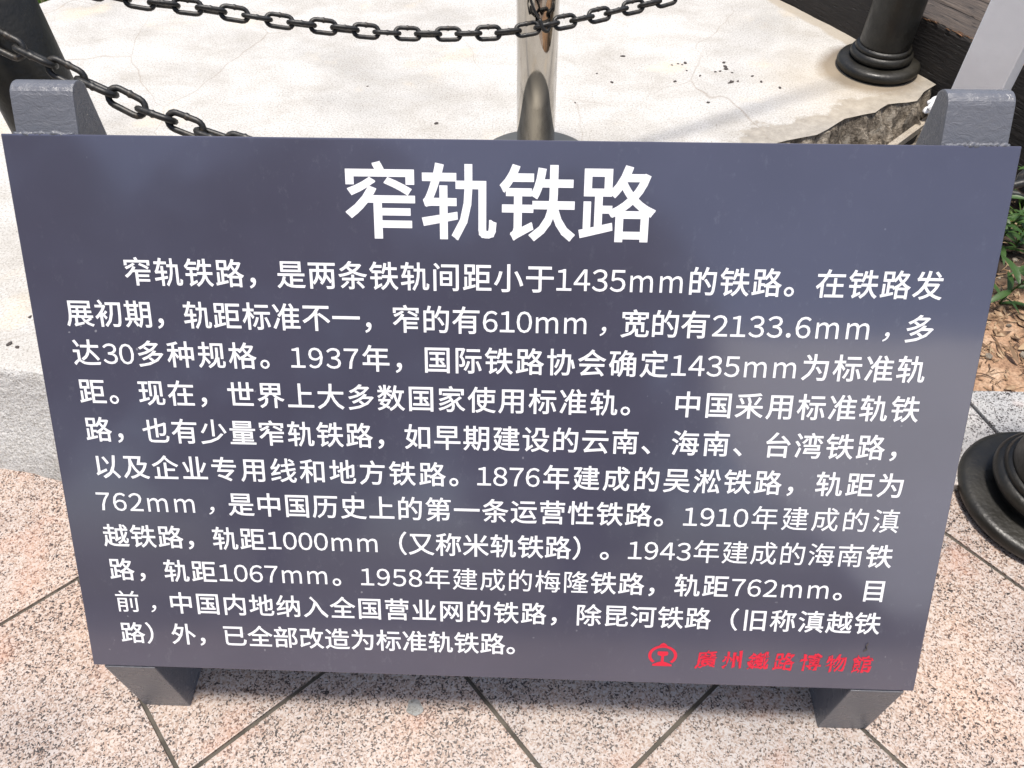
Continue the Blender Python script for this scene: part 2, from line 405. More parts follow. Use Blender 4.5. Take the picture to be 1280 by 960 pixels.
# dusty margin strip beside the timbers
D = Vector((.506, -.863)); Nn = Vector((.863, .506))
def strip(name, line, wd, z, mat, parent, nz=.3):
    v = []; f = []
    for i, p in enumerate(line):
        a = line[max(0, i-1)]; b = line[min(len(line)-1, i+1)]; d = (Vector(b)-Vector(a)).normalized(); nn = Vector((-d.y, d.x))
        ww = wd*(1+nz*noise.noise(Vector((p[0]*12, p[1]*12, 0)))*2)
        v += [(p[0], p[1], z), (p[0]+nn.x*ww, p[1]+nn.y*ww, z)]
    for i in range(len(line)-1): f.append((2*i, 2*i+1, 2*i+3, 2*i+2))
    return from_data(name, v, f, mat, parent)
ln = [(-.09, 4.18)]; base = [(-.1, 4.18), (.44, 3.35), (.803, 2.712), (.988, 2.42), (1.098, 2.214), (1.142, 2.142)]
ln = []
for a, b in zip(base, base[1:]):
    n = int((Vector(b)-Vector(a)).length/.03)+1
    ln += [(a[0]+(b[0]-a[0])*k/n, a[1]+(b[1]-a[1])*k/n) for k in range(n)]
dust_m = concrete_mat('dusty_concrete_margin', (.60, .53, .43), False, True)
# crumbled edge: irregular broken aggregate wedge in front of the right edge
seg = [(.42, 1.775), (.621, 1.819), (.692, 1.848), (.739, 1.865), (.776, 1.894), (.834, 1.948), (.924, 1.984), (.972, 2.028), (1.06, 2.047), (1.096, 2.10), (1.145, 2.146)]
line = []
for a, b in zip(seg, seg[1:]):
    n = max(2, int((Vector(b)-Vector(a)).length/.007))
    line += [(a[0]+(b[0]-a[0])*k/n, a[1]+(b[1]-a[1])*k/n) for k in range(n)]
vs = []; fs = []; M_ = 34
fd = Vector((.42, -.91)).normalized()
for i, p in enumerate(line):
    for j in range(M_+1):
        t = j/M_
        q = Vector((p[0], p[1]))+fd*(t*.17-.010+.010*noise.noise(Vector((p[0]*30, p[1]*30, 4))))
        h = PZ-.002-.016*min(1, t*6)-.14*t**1.1
        b1 = noise.noise(Vector((q.x*9, q.y*9, .7))); b2 = noise.noise(Vector((q.x*24, q.y*24, 2))); b3 = noise.noise(Vector((q.x*70, q.y*70, 5)))
        e = min(1, t*7)
        rock = .045*abs(b1)+.034*b2+.014*b3
        cellv = noise.cell(Vector((q.x*16+b2, q.y*16+b1, 0)))
        h += (rock+.022*(cellv-.5)-.02)*e
        h = min(h, PZ-.002) if j else PZ-.001
        vs.append((q.x, q.y, h))
for i in range(len(line)-1):
    for j in range(M_): a = i*(M_+1)+j; fs.append((a, a+M_+1, a+M_+2, a+1))
from_data('broken_edge', vs, fs, mortar_c, pf)
# grey worn margin above the break
wl = []
for a, b in zip(seg[1:], seg[2:]):
    n = int((Vector(b)-Vector(a)).length/.02)+1
    wl += [(a[0]+(b[0]-a[0])*k/n, a[1]+(b[1]-a[1])*k/n) for k in range(n)]
worn = concrete_mat('worn_grey_concrete', (.50, .46, .40), False, True)
# cracked kerb board in front of the break
bp = [Vector((.70, 1.70)), Vector((.954, 1.909)), Vector((1.105, 2.059)), Vector((1.17, 2.12))]
v = []; f = []
for p in bp:
    n = Vector((.7, -.7)).normalized()
    for (d, z) in ((0, .128), (0, .149), (.020, .152), (.020, .130)): v.append((p.x+n.x*d, p.y+n.y*d, z))
for i in range(3):
    for k in range(4): f.append((4*i+k, 4*i+(k+1) % 4, 4*i+4+(k+1) % 4, 4*i+4+k))
f += [(0, 1, 2, 3), (15, 14, 13, 12)]
o = empty('edging_board'); from_data('top_strip', v, f, dust_m, o)
v = [(a_, b_, .126 if c_ > .14 else -.03) for (a_, b_, c_) in v]
from_data('shade_gap_face', v, f, timber_dark, o); tag(o, 'thin weathered board edging along the broken concrete corner', 'board')  # dark face added in place of the deep shade under the strip

# crumbs on the platform
cr = [[0.394, 2.247], [0.413, 2.255], [0.425, 2.25], [0.435, 2.26], [0.434, 2.213], [0.167, 2.19], [0.209, 2.138], [0.392, 2.147], [0.551, 2.265], [0.551, 2.24], [0.469, 2.182], [0.517, 2.207], [0.532, 2.212], [0.551, 2.225], [0.566, 2.203], [0.548, 2.141], [0.555, 2.146], [0.575, 2.153], [0.621, 2.183], [0.642, 2.15], [0.689, 2.116], [0.472, 2.028], [-1.056, 1.042], [-1.036, 1.033], [-1.05, 1.12], [-.28, 1.9], [.1, 2.02], [.25, 2.3], [-.5, 2.1]]
bm = bmesh.new()
for k, (x, y) in enumerate(cr):
    s = random.uniform(.0025, .0055)*(1.5 if k in (16, 18, 20, 22) else 1)
    r = bmesh.ops.create_icosphere(bm, subdivisions=1, radius=1, matrix=Matrix.Translation((x, y, PZ+s*.3)) @ Matrix.Rotation(random.uniform(0, 3), 4, 'Z') @ Matrix.Diagonal((s*1.5, s, s*.5, 1)))
    for vv in r['verts']: vv.co += Vector((random.uniform(-1, 1), random.uniform(-1, 1), 0))*s*.3
o = from_bm('dirt_crumbs', bm, crumb_m); tag(o, 'scattered black dirt crumbs on the pale concrete', 'debris', kind='stuff')

# ------------------------------------------------------------------ timbers
zt = .345; wt = .118
o0 = Vector((.811, 2.717))
angD = math.atan2(D.y, D.x)
names = ['front black railway timber facing the platform', 'second weathered timber behind the front one', 'third weathered timber from the platform', 'fourth weathered timber from the platform', 'rearmost weathered timber of the stack']
for k in range(5):
    L0, L1 = -2.4, 1.08
    t = empty('railway_timber', (o0.x+Nn.x*(wt*k+.004)+D.x*(L0+L1)/2, o0.y+Nn.y*(wt*k+.004)+D.y*(L0+L1)/2, 0), angD)
    tag(t, names[k], 'timber', 'railway timbers laid beside the platform')
    Lh = (L1-L0)/2
    v = []; f = []; NS = 140
    ring = [(0, -.07), (0, zt-.012), (.004, zt-.003), (.012, zt), (.04, zt+.001), (.08, zt), (wt-.012, zt), (wt-.005, zt-.004), (wt-.003, zt-.014), (wt-.003, -.07)]
    for i in range(NS+1):
        x = -Lh+2*Lh*i/NS
        for (yy, z) in ring:
            nz = noise.noise(Vector((x*6, k*7.3, z*3)))*.004+noise.noise(Vector((x*30, yy*60+k, z*12)))*.0018
            edge = .006*max(0, noise.noise(Vector((x*5, k, 1)))) if abs(z-zt) < .005 and yy < .02 else 0
            v.append((x, yy+nz, z+(nz if z > 0 else 0)-edge))
    nr = len(ring)
    for i in range(NS):
        for r in range(nr-1): a = i*nr+r; f.append((a, a+1, a+nr+1, a+nr))
    f += [tuple(range(nr)), tuple(NS*nr+r for r in range(nr))[::-1]]
    me = bpy.data.meshes.new('beam'); me.from_pydata(v, [], f); me.update()
    me.materials.append(timber_dark); me.materials.append(timber_top)
    for p in me.polygons:
        if p.normal.z > .6 or p.center.z > zt-.006: p.material_index = 1
    bm = bmesh.new(); bm.from_mesh(me); bmesh.ops.recalc_face_normals(bm, faces=bm.faces[:]); bm.to_mesh(me); bm.free()
    mesh_obj('beam', me, None, t)
    if k == 0:   # raw splinters along its top arris
        v = []; f = []
        for q in range(60):
            x = Lh-.55+q*.0075+random.uniform(-.004, .004); l = random.uniform(.02, .055); h = random.uniform(.0015, .004); b = len(v)
            yy = random.uniform(.001, .010); z = zt-.002-random.uniform(0, .005)
            v += [(x, yy, z), (x+l, yy-.002, z-.001), (x+l*.5, yy-.001, z+h), (x+l*.4, yy+.004, z+.0005)]
            f += [(b, b+1, b+2), (b, b+2, b+3), (b+1, b+3, b+2)]
        from_data('splinters', v, f, splinter_m, t)

# ------------------------------------------------------------------ bollards
def bollard(x, y, z0, rb, hb, rc, zc, rs, label):
    t = empty('bollard', (x, y, z0)); tag(t, label, 'bollard', 'black cast iron bollards carrying the chains')
    def rnd(r0, r1, za, zb, n=8):      # rounded ring rim from r0 (inner bottom) bulging to r1
        out = []
        for k in range(n+1):
            a = -math.pi/2+math.pi*k/n; out.append((r1-(zb-za)/2+math.cos(a)*(zb-za)/2, (za+zb)/2+math.sin(a)*(zb-za)/2))
        return out
    v, f = lathe([(rb*.93, 0)]+rnd(rb*.9, rb, .002, hb)+[(rc+.012, hb*1.02), (rc+.002, hb*1.05), (rs*.95, hb*1.08)], 72)
    from_data('base_flange', v, f, iron, t, True)
    zl = hb+.001 if zc < .08 else zc-.032
    if zc > .08:
        v, f = lathe([(rs+.004, hb), (rs, hb+.01), (rs, zl+.01)], 64); from_data('neck', v, f, iron, t, True)
    v, f = lathe([(rc*.86, zl)]+rnd(rc*.8, rc, zl, zc)+[(rs+.010, zc+.002), (rs+.004, zc+.012)], 64)
    from_data('collar_ring', v, f, iron, t, True)
    v, f = lathe([(rs, zc-.005), (rs, zc+.02), (rs*.985, .25), (rs*.93, .70)], 48)
    from_data('shaft', v, f, iron, t, True)
    v, f = lathe([(rs*.93, .70), (rs*1.15, .705), (rs*1.22, .72), (rs*1.15, .735), (rs*.85, .745), (rs*.8, .77), (rs*1.0, .79), (rs*1.08, .83), (rs*.95, .87), (rs*.6, .90), (rs*.1, .915)], 48)
    from_data('cap', v, f, iron, t, True)
    return t
bollard(.996, 2.242, PZ, .117, .032, .088, .062, .070, 'black cast iron bollard standing on the broken right corner of the concrete')
bollard(-.985, 1.385, PZ, .117, .032, .088, .062, .076, 'black cast iron bollard rising behind the left end of the sign')
bollard(1.003, .852, .004, .161, .034, .119, .090, .097, 'nearest black bollard with wide round base on the granite paving')

# ------------------------------------------------------------------ chains
def link_mesh():
    ri = .0135; half = .01625; r = .0053     # centre-line stadium
    path = []
    for k in range(9):
        a = -math.pi/2+math.pi*k/8; path.append((half+ri*math.cos(a), ri*math.sin(a), 0))
    path.append((.004, ri, 0)); path.append((0, ri, 0)); path.append((-.004, ri, 0))
    for k in range(9):
        a = math.pi/2+math.pi*k/8; path.append((-half+ri*math.cos(a), ri*math.sin(a), 0))
    N = len(path)
    v = []; f = []; n = 8
    for i, p in enumerate(path):
        a = Vector(path[i-1]); b = Vector(path[(i+1) % N]); tt = (b-a).normalized(); s = Vector((0, 0, 1)); u = s.cross(tt)
        rr = r*(1.28 if i == 10 else 1.0)
        for k in range(n):
            an = 2*math.pi*k/n; v.append(tuple(Vector(p)+(s*math.cos(an)+u*math.sin(an))*rr))
    for i in range(N):
        j = (i+1) % N
        for k in range(n): f.append((i*n+k, i*n+(k+1) % n, j*n+(k+1) % n, j*n+k))
    me = bpy.data.meshes.new('link'); me.from_pydata(v, [], f); me.update()
    for p in me.polygons: p.use_smooth = True
    me.materials.append(chain_mat); return me
LM = link_mesh()
def chain(pts, label, roll0, scl=1.0):
    pitch = .049*scl
    P = catmull(pts, 24); t = empty('chain', tuple(P[0])); tag(t, label, 'chain', 'black iron chains between the posts')
    acc = 0; cur = P[0]; k = 0; base = P[0].copy(); last = P[0]
    cum = [0]
    for a, b in zip(P, P[1:]): cum.append(cum[-1]+(b-a).length)
    def at(s):
        for i in range(len(cum)-1):
            if cum[i+1] >= s: return P[i].lerp(P[i+1], (s-cum[i])/max(1e-9, cum[i+1]-cum[i]))
        return P[-1]
    s = 0
    while s+pitch*.5 < cum[-1]:
        a = at(max(0, s-pitch*.5)); b = at(s+pitch*.5); x = (b-a).normalized()
        z = Vector((0, 0, 1)); y = z.cross(x).normalized(); z = x.cross(y)
        M3 = Matrix((x, y, z)).transposed()
        roll = roll0+(k % 2)*math.pi/2+random.uniform(-.22, .22); o_s = scl
        o = mesh_obj('link', LM, None, t)
        o.location = at(s)-base; o.rotation_euler = (M3 @ Matrix.Rotation(roll, 3, 'X')).to_euler()
        o.scale = (scl, scl, scl); s += pitch; k += 1
    return t
c1L = [(-.925, 1.455, .742), (-.84, 1.47, .712), (-0.759, 1.488, 0.686), (-0.677, 1.506, 0.669), (-0.594, 1.524, 0.648), (-0.523, 1.54, 0.629), (-0.433, 1.56, 0.609), (-0.341, 1.58, 0.591), (-0.253, 1.599, 0.579), (-0.171, 1.617, 0.572), (-0.062, 1.641, 0.567), (0.023, 1.666, 0.572), (0.11, 1.71, 0.570), (0.2, 1.755, 0.572), (0.274, 1.792, 0.573), (.42, 1.87, .590), (.6, 1.97, .64), (.8, 2.08, .73), (.955, 2.16, .84)]
chain(c1L, 'black chain sagging across the steel post above the sign', .95, .87)
c2 = [(-1.03, 1.315, .745), (-0.943, 1.299, 0.695), (-0.884, 1.287, 0.673), (-0.828, 1.276, 0.645), (-0.768, 1.264, 0.622), (-0.709, 1.252, 0.594), (-0.644, 1.239, 0.578), (-0.593, 1.229, 0.562), (-.4, 1.19, .52), (-.15, 1.14, .488), (.1, 1.09, .485), (.35, 1.04, .52), (.55, 1.0, .585), (0.695, 0.971, 0.654), (.85, .93, .745), (.97, .90, .83)]
chain(c2, 'black chain running down from the left bollard behind the sign', 1.05, 1.12)

# ------------------------------------------------------------------ steel post
t = empty('steel_post', (-.008, 1.72, PZ)); tag(t, 'polished stainless steel post standing behind the middle of the sign', 'post')
v, f = lathe([(.15, 0), (.15, .003), (.146, .005), (.05, .008)], 64); from_data('base_plate', v, f, Mat('dull_steel_plate', .45, (.17, .165, .15), .6).m, t, True)
v, f = lathe([(.047, .006), (.047, .5), (.047, .95)], 96); from_data('tube', v, f, steel, t, True)
v, f = lathe([(.049, .95), (.05, .96), (.045, .985), (.02, 1.0)], 48); from_data('cap', v, f, steel, t, True)
hk = catmull([(-.016, -.047, .50), (-.018, -.056, .47), (-.016, -.062, .43), (-.006, -.068, .405), (.004, -.071, .39)], 8)
v, f = tube(hk, .0028, 8); from_data('hook_wire', v, f, chain_mat, t, True)
hk = catmull([(.004, -.071, .39), (.012, -.076, .372), (.022, -.072, .366), (.027, -.066, .378)], 6)
v, f = tube(hk, .0042, 8); from_data('hook', v, f, chain_mat, t, True)

# ------------------------------------------------------------------ white post, cable, film, pipe
t = empty('white_post', (1.045, 1.76, 0), -.73); tag(t, 'white painted square post beside the black timbers at the right', 'post')
from_bm('post_body', box_bm(0, 0, .62, .104, .1, 1.3, .006, 3), white_paint, t)
from_bm('post_cap', box_bm(0, 0, 1.285, .13, .126, .03, .006, 2), white_paint, t)
p = catmull([(1.14, 2.0, .14), (1.134, 2.0, .247), (1.132, 1.995, .31), (1.139, 1.995, .374), (1.139, 2., .40), (1.147, 2.0, .425), (1.17, 2.01, .44), (1.26, 2.06, .43), (1.4, 2.1, .35)], 8)
v, f = tube(p, .0038, 8); v2, f2 = tube([q+Vector((.007, -.002, 0)) for q in p], .0032, 8)
f2 = [tuple(i+len(v) for i in q) for q in f2]
o = from_data('cable', v+v2, f+f2, wire_m, None, True); tag(o, 'thin grey cable bent up beside the white post', 'cable')
bm = bmesh.new(); bmesh.ops.create_icosphere(bm, subdivisions=5, radius=1)
for q in bm.verts:
    n = q.co.copy(); r = .8+.35*noise.noise(n*2.2)+.12*noise.noise(n*4.5)
    q.co = Vector((n.x*.052*r, n.y*.035*r, n.z*.03*r))
o = from_bm('plastic_film', bm, plastic, None, True); o.location = (1.125, 2.045, .195); o.rotation_euler = (0, -.3, .5)
tag(o, 'crumpled white plastic film wedged at the corner of the concrete', 'plastic film')

# ------------------------------------------------------------------ plants and litter
def leaf_mesh(name, L, W, curl, mat, nseg=6):
    v = []; f = []
    for i in range(nseg+1):
        t_ = i/nseg; wv = W*math.sin(math.pi*min(1, t_*.96+.03))**.8*(1-.25*t_); z = -curl*L*t_*t_; x = L*t_
        v += [(x, -wv/2, z+wv*.18), (x, 0, z), (x, wv/2, z+wv*.18)]
    for i in range(nseg):
        a = 3*i; f += [(a, a+1, a+4, a+3), (a+1, a+2, a+5, a+4)]
    me = bpy.data.meshes.new(name); me.from_pydata(v, [], f); me.update()
    for p_ in me.polygons: p_.use_smooth = True
    me.materials.append(mat); return me
LW = [leaf_mesh('leaf', .075, .020, .35, leaf_g), leaf_mesh('leaf', .055, .016, .2, leaf_g), leaf_mesh('leaf', .095, .022, .5, leaf_g)]
LB = [leaf_mesh('leaf', .13, .085, .3, leaf_d), leaf_mesh('leaf', .10, .07, .45, leaf_d)]
LG = [leaf_mesh('leaf', .16, .006, .5, grass_m), leaf_mesh('leaf', .12, .005, .8, grass_m)]
def plant(name, x, y, h, nl, kinds, label, cat, lean=(0, 0), spread=.6, z=0, stem=True, up=(0, .9), grp=None):
    t = empty(name, (x, y, soil_z(x, y)-.004 if not z else z)); tag(t, label, cat, grp)
    st = [Vector((lean[0]*h*(k/6)**1.5, lean[1]*h*(k/6)**1.5, h*k/6)) for k in range(7)]
    if stem:
        v, f = tube(st, .0028, 6, rf=lambda q: 1-.6*q); from_data('stem', v, f, leaf_g, t, True)
    for k in range(nl):
        q = (k+.5)/nl; p_ = st[0].lerp(st[-1], q) if stem else Vector((random.uniform(-.012, .012), random.uniform(-.012, .012), 0))
        if stem:
            i = min(5, int(q*6)); p_ = st[i].lerp(st[i+1], q*6-i)
        o = mesh_obj('leaf', random.choice(kinds), None, t); o.location = p_
        s = random.uniform(.75, 1.2)*(1-.3*q if stem else 1); o.scale = (s, s, s)
        o.rotation_euler = (random.uniform(-.4, .4), -random.uniform(*up), k*2.4+random.uniform(-.4, .4))
    return t
plant('weed', 1.13, 1.42, .14, 12, LW, 'leafy green weed leaning over orange soil just right of the sign edge', 'weed', (.2, -.2))
plant('weed', 1.23, 1.50, .20, 14, LW, 'taller leafy weed in the shaded back of the soil bed', 'weed', (-.1, -.1))
plant('weed', 1.20, 1.36, .07, 7, LW[:2], 'small weed seedling low on the sunny soil', 'weed', (.1, -.3))
plant('weed', 1.34, 1.62, .30, 12, LW, 'weed with long drooping blades beside the dark pipe', 'weed', (-.35, -.1))
plant('grass_tuft', 1.32, 1.74, .02, 34, LG, 'bright grass tuft growing beside the dark pipe', 'grass', stem=False, up=(.4, 1.35))
plant('broad_leaf_plant', 1.50, 2.02, .34, 16, LB, 'broad leaved green plant beyond the white post', 'plant', (-.3, -.1), up=(-.1, .8))
plant('broad_leaf_plant', 1.62, 2.3, .42, 18, LB, 'taller broad leaved plant at the far right edge', 'plant', (-.3, -.2), up=(-.1, .8))
plant('broad_leaf_plant', 1.42, 1.84, .16, 9, LB, 'low broad leaved plant just above the dark pipe', 'plant', (-.2, 0), up=(-.1, .8))
# dry litter
v = []; f = []
for k in range(1300):
    x = random.uniform(.95, 1.7); y = random.uniform(1.14, 2.0)**1; z = soil_z(x, y)+.002
    a = random.uniform(0, math.pi*2); l = random.uniform(.008, .055)*(1 if random.random() < .8 else 1.8); r = random.uniform(.0006, .0018); b = len(v)
    d = Vector((math.cos(a), math.sin(a), random.uniform(-.06, .12))); s = Vector((-math.sin(a), math.cos(a), 0))
    p0 = Vector((x, y, z)); p1 = p0+d*l*.5+s*random.uniform(-.1, .1)*l+Vector((0, 0, .002)); p2 = p0+d*l
    for q in (p0, p1, p2):
        v += [tuple(q-s*r), tuple(q+Vector((0, 0, r*1.6))), tuple(q+s*r)]
    for i in (0, 3): f += [(b+i, b+i+1, b+i+4, b+i+3), (b+i+1, b+i+2, b+i+5, b+i+4)]
for k in range(620):
    x = random.uniform(.95, 1.7); y = random.uniform(1.14, 2.0); z = soil_z(x, y)+.003
    a = random.uniform(0, 6.3); l = random.uniform(.006, .024); wd = l*random.uniform(.2, .55); b = len(v)
    d = Vector((math.cos(a), math.sin(a), random.uniform(-.2, .3))); s = Vector((-math.sin(a), math.cos(a), random.uniform(-.5, .5)))
    p0 = Vector((x, y, z))
    v += [tuple(p0-d*l), tuple(p0+s*wd), tuple(p0+d*l*.9+Vector((0, 0, .003))), tuple(p0-s*wd), tuple(p0+Vector((0, 0, .003)))]
    f += [(b, b+1, b+4), (b+1, b+2, b+4), (b+2, b+3, b+4), (b+3, b, b+4)]
o = from_data('dry_litter', v, f, straw2); tag(o, 'dry twigs and leaf fragments strewn over orange soil', 'litter', kind='stuff')
bm = bmesh.new()
for k in range(60):
    x = random.uniform(.95, 1.6); y = random.uniform(1.15, 1.7); s = random.uniform(.004, .012)
    bmesh.ops.create_icosphere(bm, subdivisions=1, radius=1, matrix=Matrix.Translation((x, y, soil_z(x, y)+s*.3)) @ Matrix.Rotation(random.uniform(0, 3), 4, 'Z') @ Matrix.Diagonal((s*1.2, s, s*.7, 1)))
o = from_bm('pebbles', bm, mortar_c); tag(o, 'small pale pebbles and clods in the soil bed', 'pebbles', kind='stuff')
for k, (x, y, a) in enumerate(((1.12, 1.27, .4), (1.10, 1.22, 1.9))):
    o = mesh_obj('dry_leaf', leaf_mesh('dry_leaf', .05, .018, -.3, straw), None, None); o.location = (x, y, soil_z(x, y)+.008); o.rotation_euler = (.3, -.1, a)
    tag(o, ['curled dry brown leaf lying lengthwise in the sunny soil', 'second dry leaf lying crosswise near the grey kerb'][k], 'dry leaf')
rp = random.Random(21)
desc = ['deep in the shade beside the white post', 'near the end of the black timber', 'behind the dark pipe', 'between the pipe and the timbers', 'at the far right of the bed', 'close behind the sunny soil', 'next to the grass tuft', 'in the middle of the shaded bed', 'in front of the dark pipe', 'at the edge of the soil coloured dark for shade']
for k in range(10):
    px_, py_ = 1.14+.045*k+rp.uniform(-.03, .03), 1.50+.04*k+rp.uniform(0, .12)
    plant('weed', px_, py_, rp.uniform(.10, .26), 14, LW, 'leafy green weed '+desc[k], 'weed', (rp.uniform(-.4, .2), rp.uniform(-.4, 0)), grp='weeds in the soil bed')
p = catmull([(.75, 2.0, .07), (1.0, 1.88, .075), (1.284, 1.784, .08), (1.6, 1.7, .085), (2.1, 1.6, .09)], 10)
v, f = tube(p, .011, 12); o = from_data('pipe', v, f, Mat('dark_pipe_plastic', .3, (.03, .033, .03)).m, None, True); tag(o, 'dark plastic pipe crossing the planting bed', 'pipe')

# unseen trees added behind the viewer as dark reflections for board and steel post
bark = Mat('bark', .9, (.10, .08, .06)); bark.bump(bark.noise(20, 4), .8, .02); bark = bark.m
crown_m = leaf_mat('crown_leaves', (.03, .07, .02), (.08, .12, .04))
for k, (tx, ty, hh, rr) in enumerate(((.5, -8.5, 5.6, 2.0), (-3.2, -8.0, 6.2, 2.3), (-7.0, -7.0, 5.8, 2.2), (-10.0, -4.0, 6.0, 2.2), (9.5, -7.0, 5.5, 2.0))):
    t = empty('tree', (tx, ty, -.08))
    tag(t, ['leafy tree nearest behind the viewer, added for reflections', 'tallest leafy tree behind the viewer to the left, added for reflections', 'rounded tree far left behind the viewer, added for reflections', 'leafy tree beyond the left side of the paving, added for reflections', 'lone tree far right behind the viewer, added for reflections'][k], 'tree', 'unseen trees added for reflections')
    v, f = tube([(0, 0, 0), (.05, .02, hh*.3), (-.04, .05, hh*.6), (.03, 0, hh*.85)], .16, 10, rf=lambda q: 1-.7*q); from_data('trunk', v, f, bark, t, True)
    v = []; f = []; rg = random.Random(k)
    for q in range(4200):
        while True:
            d = Vector((rg.uniform(-1, 1), rg.uniform(-1, 1), rg.uniform(-1, 1)))
            if d.length < 1: break
        if noise.noise(d*2.4+Vector((k, 0, 0))) < -.28: continue
        c0 = Vector((d.x*rr, d.y*rr, hh*.58+d.z*hh*.48)); b = len(v)
        a = Vector((rg.uniform(-1, 1), rg.uniform(-1, 1), rg.uniform(-.6, .6))).normalized()*.13; w_ = a.orthogonal().normalized()*.07
        v += [tuple(c0-a), tuple(c0+w_), tuple(c0+a), tuple(c0-w_)]; f.append((b, b+1, b+2, b+3))
    from_data('crown', v, f, crown_m, t)

# unseen white tent added to reflect a bright patch in the board
t = empty('reflector_tent', (4.6, -7, -.08)); tag(t, 'white canvas lean-to tent added unseen to reflect in the board', 'tent')
v = []; f = []; NA = 24; NB = 10
for i in range(NA+1):
    for j in range(NB+1):
        a = i/NA; b = j/NB
        x = -2.5+5*a; y = 1.5+1.2*a-(2.6+1.2*a)*b; z = .22+3.4*b**.9
        if b < .5: x = max(x, -2.5+1.0*(1-b/.5)**2)
        z += .03*math.sin(a*22)
        v.append((x, y, z))
for i in range(NA):
    for j in range(NB): a = i*(NB+1)+j; f.append((a, a+NB+1, a+NB+2, a+1))
from_data('canvas', v, f, Mat('white_canvas', .7, (.82, .82, .80)).m, t, True)
for (x, y, h) in ((-2.4, -1.05, 3.55), (2.4, -1.05, 3.55)):
    v, f = tube([(x, y, 0), (x, y, h)], .025, 10); from_data('pole', v, f, white_paint, t, True)

# grass beyond the platform, top left
v = []; f = []
for k in range(9000):
    x = random.uniform(-3.2, -.9); y = random.uniform(2.3, 4.6)
    b = len(v); h = random.uniform(.05, .14); a = random.uniform(0, 6.3); wv = .003
    dx, dy = math.cos(a), math.sin(a); lx, ly = random.uniform(-.05, .05), random.uniform(-.05, .05)
    if x > -1.75+(y-2.5)*.62 or (x < -1.95 and y < 2.5): continue
    v += [(x-dx*wv, y-dy*wv, -.08), (x+dx*wv, y+dy*wv, -.08), (x+lx, y+ly, h+.02)]; f.append((b, b+1, b+2))
o = from_data('grass', v, f, grass_m); tag(o, 'green grass beyond the far edge of the concrete', 'grass', kind='stuff')

# ------------------------------------------------------------------ the sign
TL = Vector((-.6441, .8093, .8105)); UX = Vector((1, 0, 0)); DV = Vector((0, -.5238, -.8510)).normalized(); W_, H_ = 1.2009, .75
NO = UX.cross(DV) * -1
if NO.y > 0: NO = -NO           # faces the viewer
sign = empty('information_sign', (-.0436, .62, 0)); tag(sign, 'large charcoal information board with white Chinese text on two leaning supports', 'sign')
off = -Vector(sign.location)
TH = .008
bm = box_bm(W_/2, H_/2, 0, W_+.003, H_+.002, TH, .002, 3)
Mx = Matrix((UX, DV, NO)).transposed()
panel = from_bm('panel', bm, panel_mat, sign, False)
pm4 = Mx.to_4x4(); pm4.translation = TL-NO*TH/2+off
panel.matrix_local = pm4
for p_ in panel.data.polygons: p_.use_smooth = False
# supports: wedge with vertical back, front parallel to the panel, rounded head, vertical foot
def back(s):    # point on the panel's back plane, s metres above its top edge
    p_ = TL-NO*(TH+.0005)-DV*s; return (p_.y, p_.z)
bb = back(-H_-.004)
head = [back(.045)]
c0 = Vector(back(.045)); tdir = Vector((.5238, .8510)); nrm = Vector((.851, -.5238))
rad = .019; cc = c0+nrm*rad
for k in range(1, 9):
    a = math.atan2(-nrm.y, -nrm.x)-k*math.radians(122)/8
    head.append((cc.x+rad*math.cos(a), cc.y+rad*math.sin(a)))
yb = max(h[0] for h in head)
head = [h for h in head if h[0] < yb-.0002 or h[1] > cc.y-.002]
prof = [(.4155, 0.0), (.4155, .166), (bb[0], bb[1]+.002)]+head+[(yb, cc.y-.02), (yb, 0)]
for x0, x1 in ((-.632, -.555), (.470, .547)):
    bm = prism([(p_[0]+off.y, p_[1]) for p_ in prof], x0+off.x, x1+off.x, 'x')
    es = [e for e in bm.edges if len(e.link_faces) == 2 and e.calc_face_angle(0) > .9]
    bmesh.ops.bevel(bm, geom=es, offset=.0025, segments=2, profile=.7, affect='EDGES')
    sup = from_bm('support', bm, frame_mat, sign)
    pb = [Vector((x0+off.x+.002+(x1-x0-.004)*q/30, TL.y+off.y-NO.y*TH*.5+random.uniform(-.001, .001), TL.z-NO.z*TH*.2+random.uniform(-.001, .0015))) for q in range(31)]
    v, f = tube(pb, .0028, 6, rf=lambda q: .6+.7*abs(noise.noise(Vector((q*14, x0, 0))))*2); from_data('weld_bead', v, f, frame_mat, sup, True)

